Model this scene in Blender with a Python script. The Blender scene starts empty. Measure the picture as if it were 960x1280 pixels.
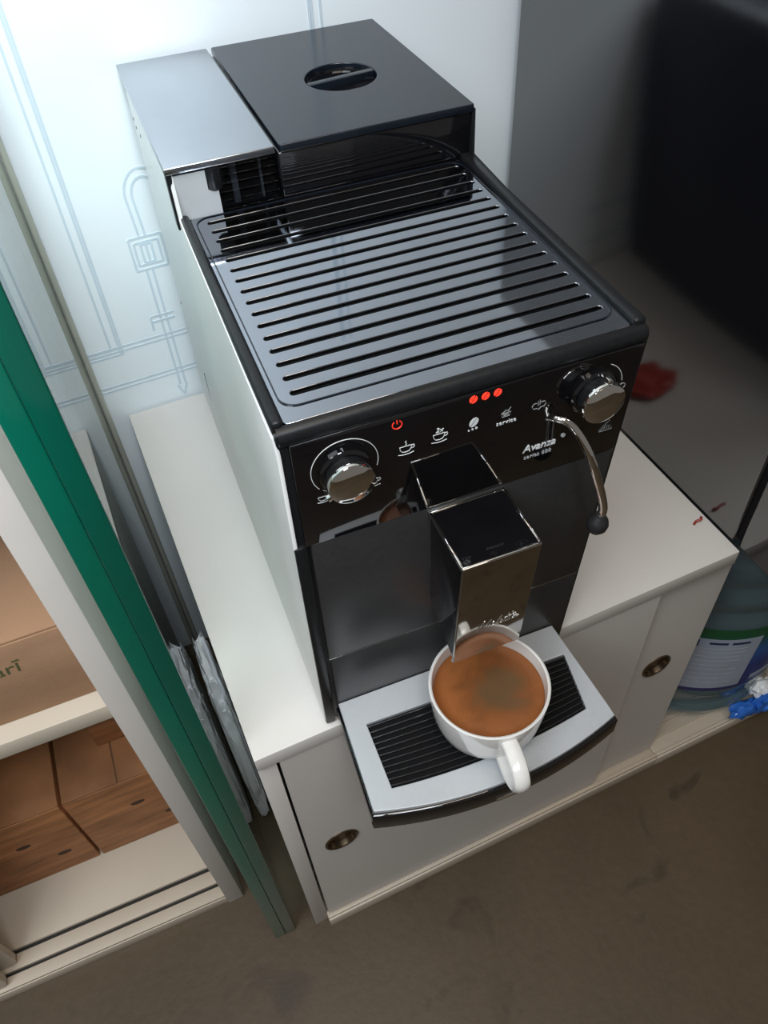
import bpy, bmesh, math, random
from mathutils import Vector, Matrix, noise
random.seed(7)
SC = bpy.context.scene
COL = SC.collection
Z0 = 0.4437                     # height of the cabinet top above the floor; coordinates below have the cabinet top at z = 0

# ---------------------------------------------------------------- camera
def make_camera():
    loc = Vector((-0.05725, -0.2950, 0.5730 + Z0))
    yaw, pitch, roll = 0.37397, -0.83932, -0.06874
    cy, sy, cp, sp = math.cos(yaw), math.sin(yaw), math.cos(pitch), math.sin(pitch)
    f = Vector((sy*cp, cy*cp, sp)); r0 = Vector((cy, -sy, 0)); u0 = r0.cross(f)
    r = math.cos(roll)*r0 + math.sin(roll)*u0
    u = -math.sin(roll)*r0 + math.cos(roll)*u0
    cam = bpy.data.cameras.new('camera'); o = bpy.data.objects.new('camera', cam); COL.objects.link(o)
    o.matrix_world = Matrix(((r.x, u.x, -f.x, loc.x), (r.y, u.y, -f.y, loc.y), (r.z, u.z, -f.z, loc.z), (0, 0, 0, 1)))
    cam.sensor_fit = 'VERTICAL'; cam.sensor_height = 36.0; cam.sensor_width = 27.0
    cam.lens = 1003.15/1280*36.0
    cam.clip_start = 0.01
    SC.camera = o
make_camera()

# ---------------------------------------------------------------- light
def make_world():
    w = bpy.data.worlds.new('room_light'); SC.world = w; w.use_nodes = True
    bg = w.node_tree.nodes['Background']
    bg.inputs[0].default_value = (0.94, 0.86, 0.78, 1); bg.inputs[1].default_value = 0.16
make_world()
def area(name, loc, target, size, power, color, size_y=None):
    l = bpy.data.lights.new(name, 'AREA'); l.energy = power; l.color = color
    l.shape = 'RECTANGLE' if size_y else 'SQUARE'; l.size = size
    if size_y: l.size_y = size_y
    o = bpy.data.objects.new(name, l); COL.objects.link(o)
    o.location = (loc[0], loc[1], loc[2] + Z0)
    d = Vector(target) - Vector(loc)
    o.rotation_euler = d.to_track_quat('-Z', 'Y').to_euler()
    return o
sl = area('gap_fill_lamp', (-0.085, -0.70, 1.30), (-0.17, 0.44, 0.30), 0.25, 1.5, (0.84, 0.92, 1.0)); sl.data.spread = math.radians(60)  # added fill beam: brightens gap and wall, fading to the right
sh = area('shelf_lamp', (-0.10, 0.10, 0.92), (-0.20, 0.46, 0.25), 0.22, 0.8, (0.84, 0.92, 1.0)); sh.data.spread = math.radians(95)
area('ceiling_lamp', (0.1, -0.5, 2.2), (0.1, 0.0, 0.0), 0.8, 13.0, (1.0, 0.87, 0.73))
area('side_window', (-0.80, -0.50, 1.50), (0.0, 0.2, 0.1), 0.7, 20.0, (0.90, 0.96, 1.0), 0.9)
SC.view_settings.view_transform = 'Standard'; SC.view_settings.look = 'None'
SC.view_settings.exposure = 0.0; SC.view_settings.gamma = 1.0
SC.view_settings.use_curve_mapping = False

# ---------------------------------------------------------------- materials
def base_mat(name):
    m = bpy.data.materials.new(name); m.use_nodes = True
    nt = m.node_tree; return m, nt, nt.nodes['Principled BSDF']
def mat(name, col, rough=0.5, metal=0.0, ior=1.5, var=0.04, scale=40.0, bump=0.0, bscale=None, coat=0.0,
        emit=None, estr=0.0, rvar=0.0, stretch=None, trans=0.0, alpha=1.0):
    m, nt, b = base_mat(name)
    N, Lk = nt.nodes, nt.links
    tc = N.new('ShaderNodeTexCoord'); mp = N.new('ShaderNodeMapping'); Lk.new(tc.outputs['Object'], mp.inputs[0])
    if stretch: mp.inputs['Scale'].default_value = stretch
    nz = N.new('ShaderNodeTexNoise'); nz.inputs['Scale'].default_value = scale; nz.inputs['Detail'].default_value = 5
    Lk.new(mp.outputs[0], nz.inputs['Vector'])
    cr = N.new('ShaderNodeValToRGB'); Lk.new(nz.outputs['Fac'], cr.inputs[0])
    cr.color_ramp.elements[0].position = 0.3; cr.color_ramp.elements[1].position = 0.7
    cr.color_ramp.elements[0].color = tuple(max(0, c*(1-var)) for c in col[:3]) + (1,)
    cr.color_ramp.elements[1].color = tuple(min(1, c*(1+var)) for c in col[:3]) + (1,)
    Lk.new(cr.outputs[0], b.inputs['Base Color'])
    b.inputs['Roughness'].default_value = rough; b.inputs['Metallic'].default_value = metal; b.inputs['IOR'].default_value = ior
    b.inputs['Coat Weight'].default_value = coat; b.inputs['Coat Roughness'].default_value = 0.05
    b.inputs['Transmission Weight'].default_value = trans; b.inputs['Alpha'].default_value = alpha
    if rvar:
        mr = N.new('ShaderNodeMapRange'); Lk.new(nz.outputs['Fac'], mr.inputs[0])
        mr.inputs[3].default_value = max(0, rough-rvar); mr.inputs[4].default_value = rough+rvar
        Lk.new(mr.outputs[0], b.inputs['Roughness'])
    if bump:
        n2 = N.new('ShaderNodeTexNoise'); n2.inputs['Scale'].default_value = bscale or scale*3; n2.inputs['Detail'].default_value = 4
        Lk.new(mp.outputs[0], n2.inputs['Vector'])
        bp = N.new('ShaderNodeBump'); bp.inputs['Strength'].default_value = bump; bp.inputs['Distance'].default_value = 0.002
        Lk.new(n2.outputs['Fac'], bp.inputs['Height']); Lk.new(bp.outputs[0], b.inputs['Normal'])
    if emit:
        b.inputs['Emission Color'].default_value = tuple(emit) + (1,); b.inputs['Emission Strength'].default_value = estr
    return m
def clear_mat(name, tint, ior=1.5, rough=0.0, body=None, body_fac=0.0):
    """clear sheet: Fresnel mix of a tinted transparent and a glossy layer, plus an optional cloudy body colour"""
    m = bpy.data.materials.new(name); m.use_nodes = True; nt = m.node_tree; N, Lk = nt.nodes, nt.links
    N.remove(N['Principled BSDF']); out = N['Material Output']
    tr = N.new('ShaderNodeBsdfTransparent'); tr.inputs[0].default_value = tuple(tint) + (1,)
    gl = N.new('ShaderNodeBsdfGlossy'); gl.inputs['Roughness'].default_value = rough
    fr = N.new('ShaderNodeFresnel'); fr.inputs['IOR'].default_value = ior
    tc = N.new('ShaderNodeTexCoord'); nz = N.new('ShaderNodeTexNoise'); nz.inputs['Scale'].default_value = 12
    Lk.new(tc.outputs['Object'], nz.inputs['Vector'])
    ge = N.new('ShaderNodeNewGeometry'); iv = N.new('ShaderNodeMath'); iv.operation = 'SUBTRACT'; iv.inputs[0].default_value = 1.0; Lk.new(ge.outputs['Backfacing'], iv.inputs[1])
    ml = N.new('ShaderNodeMath'); ml.operation = 'MULTIPLY'; Lk.new(fr.outputs[0], ml.inputs[0]); Lk.new(iv.outputs[0], ml.inputs[1])
    mx = N.new('ShaderNodeMixShader'); Lk.new(ml.outputs[0], mx.inputs[0])
    src = tr.outputs[0]
    if body:
        df = N.new('ShaderNodeBsdfDiffuse'); df.inputs[0].default_value = tuple(body) + (1,)
        m2 = N.new('ShaderNodeMixShader')
        mr = N.new('ShaderNodeMapRange'); Lk.new(nz.outputs['Fac'], mr.inputs[0])
        mr.inputs[3].default_value = body_fac*0.7; mr.inputs[4].default_value = min(1, body_fac*1.3)
        Lk.new(mr.outputs[0], m2.inputs[0]); Lk.new(tr.outputs[0], m2.inputs[1]); Lk.new(df.outputs[0], m2.inputs[2]); src = m2.outputs[0]
    Lk.new(src, mx.inputs[1]); Lk.new(gl.outputs[0], mx.inputs[2]); Lk.new(mx.outputs[0], out.inputs[0])
    return m

M = {}
M['wall'] = mat('painted_wall', (0.78, 0.85, 0.89), 0.55, var=0.015, scale=4, bump=0.03, bscale=60)
M['wall_line'] = mat('pale_blue_print', (0.57, 0.67, 0.74), 0.55, var=0.03)
M['laminate'] = mat('white_laminate', (0.63, 0.605, 0.575), 0.42, var=0.025, scale=9, bump=0.04, bscale=220, rvar=0.06)
M['cream'] = mat('cream_laminate', (0.55, 0.48, 0.39), 0.5, var=0.04, scale=12, bump=0.04, bscale=160)
M['edge_white'] = mat('white_edge_band', (0.64, 0.595, 0.555), 0.5, var=0.03, scale=15)
M['dark_gap'] = mat('dark_gap', (0.02, 0.018, 0.016), 0.8)
M['bronze'] = mat('bronze_pull', (0.16, 0.12, 0.08), 0.28, metal=0.9, var=0.2, scale=60)
M['black_satin'] = mat('black_satin_plastic', (0.009, 0.010, 0.011), 0.34, ior=1.35, var=0.2, scale=300, bump=0.03, bscale=900)
M['black_matte'] = mat('black_matte_plastic', (0.014, 0.014, 0.015), 0.5, var=0.2, scale=200, bump=0.05, bscale=900)
M['black_gloss'] = mat('black_gloss_plastic', (0.004, 0.004, 0.005), 0.04, ior=1.75, var=0.2)
M['tray_gloss'] = mat('dark_mirror_tray', (0.34, 0.36, 0.40), 0.05, metal=1.0, var=0.03, rvar=0.01)
M['lid_satin'] = mat('black_satin_lid', (0.006, 0.009, 0.014), 0.20, ior=1.48, var=0.2, rvar=0.02)
M['tank_lid'] = mat('dark_steel_lid', (0.46, 0.49, 0.53), 0.22, metal=1.0, var=0.03, rvar=0.02)
M['side_grey'] = mat('silver_grey_plastic', (0.78, 0.79, 0.78), 0.30, var=0.02, scale=20, bump=0.03, bscale=700)
M['door_dark'] = mat('dark_grey_satin', (0.030, 0.030, 0.031), 0.36, var=0.1, scale=300, rvar=0.05)
M['chrome'] = mat('polished_chrome', (0.82, 0.81, 0.79), 0.04, metal=1.0, var=0.02)
M['chrome_soft'] = mat('smoked_chrome', (0.50, 0.48, 0.45), 0.06, metal=1.0, var=0.03)
M['silver'] = mat('silver_lacquer', (0.50, 0.53, 0.56), 0.40, metal=0.2, var=0.02, scale=200)
M['slat'] = mat('black_wire', (0.05, 0.05, 0.05), 0.15, metal=0.6)
M['ink'] = mat('white_ink', (0.75, 0.77, 0.78), 0.5, var=0.02)
M['ink_grey'] = mat('grey_ink', (0.40, 0.41, 0.42), 0.5, var=0.05)
M['engrave'] = mat('engraved_line', (0.85, 0.83, 0.8), 0.25, metal=1.0)
M['led'] = mat('red_led', (0.6, 0.02, 0.01), 0.4, emit=(1.0, 0.06, 0.03), estr=0.95)
M['led_dim'] = mat('red_led_dim', (0.5, 0.02, 0.01), 0.4, emit=(1.0, 0.05, 0.03), estr=0.6)
M['porcelain'] = mat('white_porcelain', (0.80, 0.79, 0.77), 0.12, var=0.015, coat=0.5)
M['smoke'] = clear_mat('smoked_tank_plastic', (0.55, 0.57, 0.60), 1.5)
M['tank_grey'] = mat('tank_pale_grey', (0.42, 0.44, 0.45), 0.5, emit=None, var=0.04)
M['fridge'] = mat('black_satin_steel', (0.006, 0.006, 0.008), 0.12, ior=2.25, var=0.05, scale=5, rvar=0.02)
M['gasket'] = mat('black_rubber', (0.005, 0.005, 0.006), 0.8, ior=1.25)
M['glass'] = clear_mat('clear_green_glass', (0.95, 0.99, 0.975), 1.52)
M['glass_edge'] = mat('green_glass_edge', (0.0, 0.095, 0.062), 0.10, ior=1.52, var=0.25, scale=9, stretch=(1, 1, 0.25), coat=0.4)
M['glass_edge_b'] = mat('green_glass_edge_light', (0.0, 0.135, 0.085), 0.12, ior=1.52, var=0.25, scale=9, stretch=(1, 1, 0.25), coat=0.4)
M['strip'] = mat('grey_edge_profile', (0.36, 0.37, 0.32), 0.4, var=0.1, scale=8)
M['card'] = mat('brown_cardboard', (0.36, 0.21, 0.12), 0.85, var=0.08, scale=14, bump=0.1, bscale=150, stretch=(1, 1, 3))
M['card_in'] = mat('brown_cardboard_edge', (0.20, 0.11, 0.06), 0.9, var=0.1)
M['wood'] = mat('brown_printed_board', (0.36, 0.155, 0.06), 0.6, var=0.38, scale=16, stretch=(0.7, 0.7, 6), bump=0.05)
M['print_green'] = mat('dark_green_print', (0.075, 0.085, 0.03), 0.8)
M['knot'] = mat('dark_wood_knot', (0.06, 0.028, 0.014), 0.7)
M['bag'] = mat('white_film', (0.84, 0.87, 0.90), 0.4, var=0.03, ior=1.35, bump=0.15, bscale=60)
M['blue_film'] = mat('blue_film', (0.03, 0.16, 0.62), 0.3, var=0.15, bump=0.2, bscale=120)
M['red'] = mat('dark_red_plastic', (0.30, 0.03, 0.02), 0.4)
M['red_pack'] = mat('red_packet', (0.40, 0.035, 0.02), 0.4, var=0.15, scale=20)
M['pet'] = clear_mat('bluish_clear_bottle', (0.70, 0.82, 0.86), 1.6, 0.06, body=(0.22, 0.32, 0.36), body_fac=0.40)
M['water'] = clear_mat('still_water', (0.55, 0.68, 0.72), 1.33)
M['cap'] = mat('blue_cap', (0.02, 0.08, 0.35), 0.35)
M['lbl_white'] = mat('pale_paper_label', (0.36, 0.42, 0.52), 0.45, var=0.06, scale=30)
M['lbl_ink'] = mat('dark_blue_print', (0.02, 0.03, 0.09), 0.5)

def label_mat():
    m, nt, b = base_mat('green_to_blue_label'); N, Lk = nt.nodes, nt.links
    tc = N.new('ShaderNodeTexCoord'); sp = N.new('ShaderNodeSeparateXYZ'); Lk.new(tc.outputs['Object'], sp.inputs[0])
    nz = N.new('ShaderNodeTexNoise'); nz.inputs['Scale'].default_value = 9; Lk.new(tc.outputs['Object'], nz.inputs['Vector'])
    ad = N.new('ShaderNodeMath'); ad.operation = 'MULTIPLY_ADD'; Lk.new(nz.outputs['Fac'], ad.inputs[0]); ad.inputs[1].default_value = 0.05; Lk.new(sp.outputs['Z'], ad.inputs[2])
    mr = N.new('ShaderNodeMapRange'); Lk.new(ad.outputs[0], mr.inputs[0]); mr.inputs[1].default_value = 0.10; mr.inputs[2].default_value = 0.26
    cr = N.new('ShaderNodeValToRGB'); Lk.new(mr.outputs[0], cr.inputs[0]); e = cr.color_ramp.elements
    e[0].position = 0.0; e[0].color = (0.035, 0.03, 0.13, 1); e[1].position = 1.0; e[1].color = (0.012, 0.10, 0.02, 1)
    for p_, c_ in ((0.30, (0.02, 0.04, 0.22, 1)), (0.55, (0.02, 0.12, 0.40, 1)), (0.78, (0.01, 0.10, 0.05, 1))):
        n = e.new(p_); n.color = c_
    Lk.new(cr.outputs[0], b.inputs['Base Color']); b.inputs['Roughness'].default_value = 0.35
    return m
M['label'] = label_mat()

def coffee_mat():
    m, nt, b = base_mat('coffee_crema'); N, Lk = nt.nodes, nt.links
    tc = N.new('ShaderNodeTexCoord')
    n1 = N.new('ShaderNodeTexNoise'); n1.inputs['Scale'].default_value = 34; n1.inputs['Detail'].default_value = 4; n1.inputs['Distortion'].default_value = 1.4
    n2 = N.new('ShaderNodeTexNoise'); n2.inputs['Scale'].default_value = 260; n2.inputs['Detail'].default_value = 3
    gr = N.new('ShaderNodeMapping'); gr.inputs['Location'].default_value = (-0.007, 0.002, -0.039)
    gd = N.new('ShaderNodeVectorMath'); gd.operation = 'LENGTH'
    Lk.new(tc.outputs['Object'], n1.inputs['Vector']); Lk.new(tc.outputs['Object'], n2.inputs['Vector'])
    Lk.new(tc.outputs['Object'], gr.inputs[0]); Lk.new(gr.outputs[0], gd.inputs[0])
    mr = N.new('ShaderNodeMapRange'); Lk.new(gd.outputs['Value'], mr.inputs[0]); mr.inputs[1].default_value = 0.000; mr.inputs[2].default_value = 0.040
    ad = N.new('ShaderNodeMath'); ad.operation = 'MULTIPLY_ADD'; Lk.new(n1.outputs['Fac'], ad.inputs[0]); ad.inputs[1].default_value = 0.9; Lk.new(mr.outputs[0], ad.inputs[2])
    a2 = N.new('ShaderNodeMath'); a2.operation = 'MULTIPLY_ADD'; Lk.new(n2.outputs['Fac'], a2.inputs[0]); a2.inputs[1].default_value = 0.12; Lk.new(ad.outputs[0], a2.inputs[2])
    cr = N.new('ShaderNodeValToRGB'); e = cr.color_ramp.elements
    m3 = N.new('ShaderNodeMapRange'); Lk.new(a2.outputs[0], m3.inputs[0]); m3.inputs[1].default_value = 0.40; m3.inputs[2].default_value = 1.45
    Lk.new(m3.outputs[0], cr.inputs[0])
    e[0].position = 0.05; e[0].color = (0.115, 0.067, 0.032, 1); e[1].position = 0.95; e[1].color = (0.29, 0.100, 0.030, 1)
    n = e.new(0.35); n.color = (0.135, 0.070, 0.030, 1); n = e.new(0.6); n.color = (0.20, 0.070, 0.022, 1)
    Lk.new(cr.outputs[0], b.inputs['Base Color']); b.inputs['Roughness'].default_value = 0.3
    return m
M['coffee'] = coffee_mat()

def floor_mat():
    m, nt, b = base_mat('brown_concrete_floor'); N, Lk = nt.nodes, nt.links
    tc = N.new('ShaderNodeTexCoord')
    n1 = N.new('ShaderNodeTexNoise'); n1.inputs['Scale'].default_value = 3.5; n1.inputs['Detail'].default_value = 8; n1.inputs['Roughness'].default_value = 0.6
    n2 = N.new('ShaderNodeTexNoise'); n2.inputs['Scale'].default_value = 90; n2.inputs['Detail'].default_value = 4
    n3 = N.new('ShaderNodeTexNoise'); n3.inputs['Scale'].default_value = 11; n3.inputs['Detail'].default_value = 6; n3.inputs['Distortion'].default_value = 1.0
    for n in (n1, n2, n3): Lk.new(tc.outputs['Object'], n.inputs['Vector'])
    cr = N.new('ShaderNodeValToRGB'); Lk.new(n1.outputs['Fac'], cr.inputs[0]); e = cr.color_ramp.elements
    e[0].position = 0.3; e[0].color = (0.062, 0.041, 0.021, 1); e[1].position = 0.72; e[1].color = (0.092, 0.063, 0.034, 1)
    st = N.new('ShaderNodeValToRGB'); Lk.new(n3.outputs['Fac'], st.inputs[0]); e = st.color_ramp.elements
    e[0].position = 0.32; e[0].color = (0.50, 0.52, 0.58, 1); e[1].position = 0.41; e[1].color = (1, 1, 1, 1)
    mx = N.new('ShaderNodeMix'); mx.data_type = 'RGBA'; mx.blend_type = 'MULTIPLY'; mx.inputs[0].default_value = 0.8
    Lk.new(cr.outputs[0], mx.inputs[6]); Lk.new(st.outputs[0], mx.inputs[7])
    m2 = N.new('ShaderNodeMix'); m2.data_type = 'RGBA'; m2.blend_type = 'OVERLAY'; m2.inputs[0].default_value = 0.12
    Lk.new(mx.outputs[2], m2.inputs[6]); Lk.new(n2.outputs['Fac'], m2.inputs[7])
    Lk.new(m2.outputs[2], b.inputs['Base Color']); b.inputs['Roughness'].default_value = 0.5
    bp = N.new('ShaderNodeBump'); bp.inputs['Strength'].default_value = 0.12; bp.inputs['Distance'].default_value = 0.003
    Lk.new(n2.outputs['Fac'], bp.inputs['Height']); Lk.new(bp.outputs[0], b.inputs['Normal'])
    return m
M['floor'] = floor_mat()

# ---------------------------------------------------------------- builders
ORG = Vector((0, 0, 0))
def finish(name, me, m, parent, smooth=True):
    if m is not None:
        me.materials.clear(); me.materials.append(M[m])
    if smooth:
        for p in me.polygons: p.use_smooth = True
        try: me.set_sharp_from_angle(angle=math.radians(35))
        except Exception: pass
    o = bpy.data.objects.new(name, me); COL.objects.link(o)
    if parent is not None: o.parent = parent
    return o
def from_bm(name, bm, m, parent=None, smooth=True):
    me = bpy.data.meshes.new(name); bmesh.ops.recalc_face_normals(bm, faces=bm.faces[:]); bm.to_mesh(me); bm.free()
    return finish(name, me, m, parent, smooth)
def thing(name, label, cat, loc, rotz=0.0, group=None, kind=None):
    o = bpy.data.objects.new(name, None); COL.objects.link(o); o.empty_display_size = 0.05
    o.location = (loc[0], loc[1], loc[2] + Z0); o.rotation_euler = (0, 0, rotz)
    o['label'] = label; o['category'] = cat
    if group: o['group'] = group
    if kind: o['kind'] = kind
    return o
def tag(o, label, cat, loc=None, rotz=0.0, group=None):
    o['label'] = label; o['category'] = cat
    if group: o['group'] = group
    if loc is not None: o.location = (loc[0], loc[1], loc[2] + Z0); o.rotation_euler = (0, 0, rotz)
    return o
def hexa_bm(pts, bevel=0.0, seg=2):
    bm = bmesh.new(); v = [bm.verts.new(p) for p in pts]
    for f in ((0, 3, 2, 1), (4, 5, 6, 7), (0, 1, 5, 4), (1, 2, 6, 5), (2, 3, 7, 6), (3, 0, 4, 7)):
        bm.faces.new([v[i] for i in f])
    if bevel: bmesh.ops.bevel(bm, geom=bm.edges[:], offset=bevel, segments=seg, affect='EDGES', profile=0.5)
    return bm
def box_pts(lo, hi):
    (a, b, c), (d, e, f) = lo, hi
    return [(a, b, c), (d, b, c), (d, e, c), (a, e, c), (a, b, f), (d, b, f), (d, e, f), (a, e, f)]
def box(name, lo, hi, m, parent=None, bevel=0.0006, seg=2, off=(0, 0, 0)):
    lo = [lo[i]-off[i] for i in range(3)]; hi = [hi[i]-off[i] for i in range(3)]
    return from_bm(name, hexa_bm(box_pts(lo, hi), bevel, seg), m, parent)
def hexa(name, pts, m, parent=None, bevel=0.0006, seg=2):
    return from_bm(name, hexa_bm(pts, bevel, seg), m, parent)
def extrude_profile_bm(prof, axis, a, b, bevel=0.0, seg=2):
    """closed 2-D profile extruded along an axis (0 x, 1 y, 2 z)"""
    def P(u, v, w):
        return {0: (w, u, v), 1: (u, w, v), 2: (u, v, w)}[axis]
    bm = bmesh.new()
    A = [bm.verts.new(P(u, v, a)) for u, v in prof]; B = [bm.verts.new(P(u, v, b)) for u, v in prof]
    n = len(prof); fa = bm.faces.new(A); fb = bm.faces.new(B[::-1])
    for i in range(n): bm.faces.new((A[i], A[(i+1) % n], B[(i+1) % n], B[i]))
    if bevel:
        ed = list(set(fa.edges[:]) | set(fb.edges[:]))
        bmesh.ops.bevel(bm, geom=ed, offset=bevel, segments=seg, affect='EDGES', profile=0.5)
    return bm
def lathe_bm(prof, n=48, axis='Z', close_start=True, close_end=True):
    bm = bmesh.new(); rings = []
    for r, h in prof:
        if r < 1e-6: rings.append([bm.verts.new((0, 0, h))]); continue
        rings.append([bm.verts.new((r*math.cos(2*math.pi*i/n), r*math.sin(2*math.pi*i/n), h)) for i in range(n)])
    for A, B in zip(rings, rings[1:]):
        for i in range(n):
            j = (i+1) % n
            if len(A) == 1 and len(B) == 1: continue
            if len(A) == 1: bm.faces.new((A[0], B[j], B[i]))
            elif len(B) == 1: bm.faces.new((A[i], A[j], B[0]))
            else: bm.faces.new((A[i], A[j], B[j], B[i]))
    return bm
def spline(pts, sub=8):
    P = [Vector(p) for p in pts]; P = [2*P[0]-P[1]] + P + [2*P[-1]-P[-2]]; out = []
    for i in range(1, len(P)-2):
        a, b, c, d = P[i-1:i+3]
        for k in range(sub):
            t = k/sub
            out.append(0.5*((2*b) + (c-a)*t + (2*a-5*b+4*c-d)*t*t + (-a+3*b-3*c+d)*t**3))
    out.append(P[-2]); return out
def tube_into(bm, pts, rad, n=10, cap=True, flat=None):
    P = [Vector(p) for p in pts]; rings = []
    up = Vector((0, 0, 1)); prev = None
    for i, p in enumerate(P):
        t = (P[min(i+1, len(P)-1)] - P[max(i-1, 0)]).normalized()
        if prev is None:
            ref = up if abs(t.dot(up)) < 0.9 else Vector((0, 1, 0)); a = (ref - t*ref.dot(t)).normalized()
        else: a = (prev - t*prev.dot(t)).normalized()
        prev = a; b = t.cross(a); r = rad[i] if isinstance(rad, (list, tuple)) else rad
        ra, rb = (r, r) if not flat else (r*flat[0], r*flat[1])
        rings.append([bm.verts.new(p + a*ra*math.cos(2*math.pi*k/n) + b*rb*math.sin(2*math.pi*k/n)) for k in range(n)])
    for A, B in zip(rings, rings[1:]):
        for k in range(n): bm.faces.new((A[k], A[(k+1) % n], B[(k+1) % n], B[k]))
    if cap: bm.faces.new(rings[0][::-1]); bm.faces.new(rings[-1])
    return bm
def tube(name, pts, rad, m, parent=None, n=12, flat=None):
    return from_bm(name, tube_into(bmesh.new(), pts, rad, n, True, flat), m, parent)
def curve_mesh(name, loops, depth, bevel=0.0):
    cu = bpy.data.curves.new(name, 'CURVE'); cu.dimensions = '2D'; cu.fill_mode = 'BOTH'; cu.extrude = depth/2; cu.bevel_depth = bevel; cu.bevel_resolution = 2
    if bevel: cu.extrude = max(0, depth/2-bevel); cu.offset = -bevel
    for lp in loops:
        s = cu.splines.new('POLY'); s.points.add(len(lp)-1)
        for p, q in zip(s.points, lp): p.co = (q[0], q[1], 0, 1)
        s.use_cyclic_u = True
    o = bpy.data.objects.new(name, cu); COL.objects.link(o)
    dg = bpy.context.evaluated_depsgraph_get(); me = bpy.data.meshes.new_from_object(o.evaluated_get(dg))
    bpy.data.objects.remove(o); bpy.data.curves.remove(cu); me.name = name
    return me
def plate(name, loops, z0, z1, m, parent=None, bevel=0.0, upright=None):
    """flat plate with holes; upright = y of a plate whose loops are (x, z)"""
    me = curve_mesh(name, loops, abs(z1-z0), bevel)
    if upright is None: me.transform(Matrix.Translation((0, 0, (z0+z1)/2)))
    else: me.transform(Matrix.Translation((0, upright, 0)) @ Matrix.Rotation(math.pi/2, 4, 'X'))
    return finish(name, me, m, parent)
def rrect(x0, x1, y0, y1, r, n=6):
    out = []
    for cx, cy, a0 in ((x1-r, y0+r, -90), (x1-r, y1-r, 0), (x0+r, y1-r, 90), (x0+r, y0+r, 180)):
        for k in range(n+1):
            a = math.radians(a0 + 90*k/n); out.append((cx+r*math.cos(a), cy+r*math.sin(a)))
    return out
def text(name, s, size, m, parent, mtx, shear=0.0, align='LEFT', depth=0.0002, space=1.0, bold=0.0):
    cu = bpy.data.curves.new(name, 'FONT'); cu.body = s; cu.size = size; cu.shear = shear; cu.extrude = depth; cu.align_x = align; cu.resolution_u = 3
    cu.space_character = space; cu.offset = bold
    o = bpy.data.objects.new(name, cu); COL.objects.link(o)
    dg = bpy.context.evaluated_depsgraph_get(); me = bpy.data.meshes.new_from_object(o.evaluated_get(dg))
    bpy.data.objects.remove(o); bpy.data.curves.remove(cu); me.name = name; me.transform(mtx)
    return finish(name, me, m, parent, smooth=False)
FRONT = lambda x, y, z: Matrix.Translation((x, y, z)) @ Matrix.Rotation(math.pi/2, 4, 'X')     # text plane facing -y
def icon(name, lines, r, m, parent, x, z, s, y=-0.0021):
    """thin printed strokes on the front panel; lines in units of s around (x, z)"""
    bm = bmesh.new()
    for ln in lines:
        tube_into(bm, [(x+s*a, y, z+s*b) for a, b in ln], r, 6)
    return from_bm(name, bm, m, parent)
def arc(cx, cy, r, a0, a1, n=16, ry=None):
    ry = ry or r
    return [(cx+r*math.cos(math.radians(a0+(a1-a0)*k/n)), cy+ry*math.sin(math.radians(a0+(a1-a0)*k/n))) for k in range(n+1)]
def crumple(name, size, m, parent, center=(0, 0, 0), seed=0, amp=0.3, sub=4, freq=1.6, clampz=None, blocky=False):
    bm = bmesh.new(); bmesh.ops.create_icosphere(bm, subdivisions=sub, radius=1.0)
    for v in bm.verts:
        p = v.co.copy(); q = p*freq + Vector((seed*7.1, seed*3.3, 0))
        d = noise.noise(q) + 0.5*abs(noise.noise(q*2.3)) - 0.35*abs(noise.noise(q*4.7))
        if blocky: p = Vector([math.copysign(abs(c)**0.45, c) for c in p])
        p *= 1 + amp*d
        v.co = Vector((p.x*size[0], p.y*size[1], p.z*size[2])) + Vector(center)
        if clampz is not None and v.co.z < clampz: v.co.z = clampz
    return from_bm(name, bm, m, parent)

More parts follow.
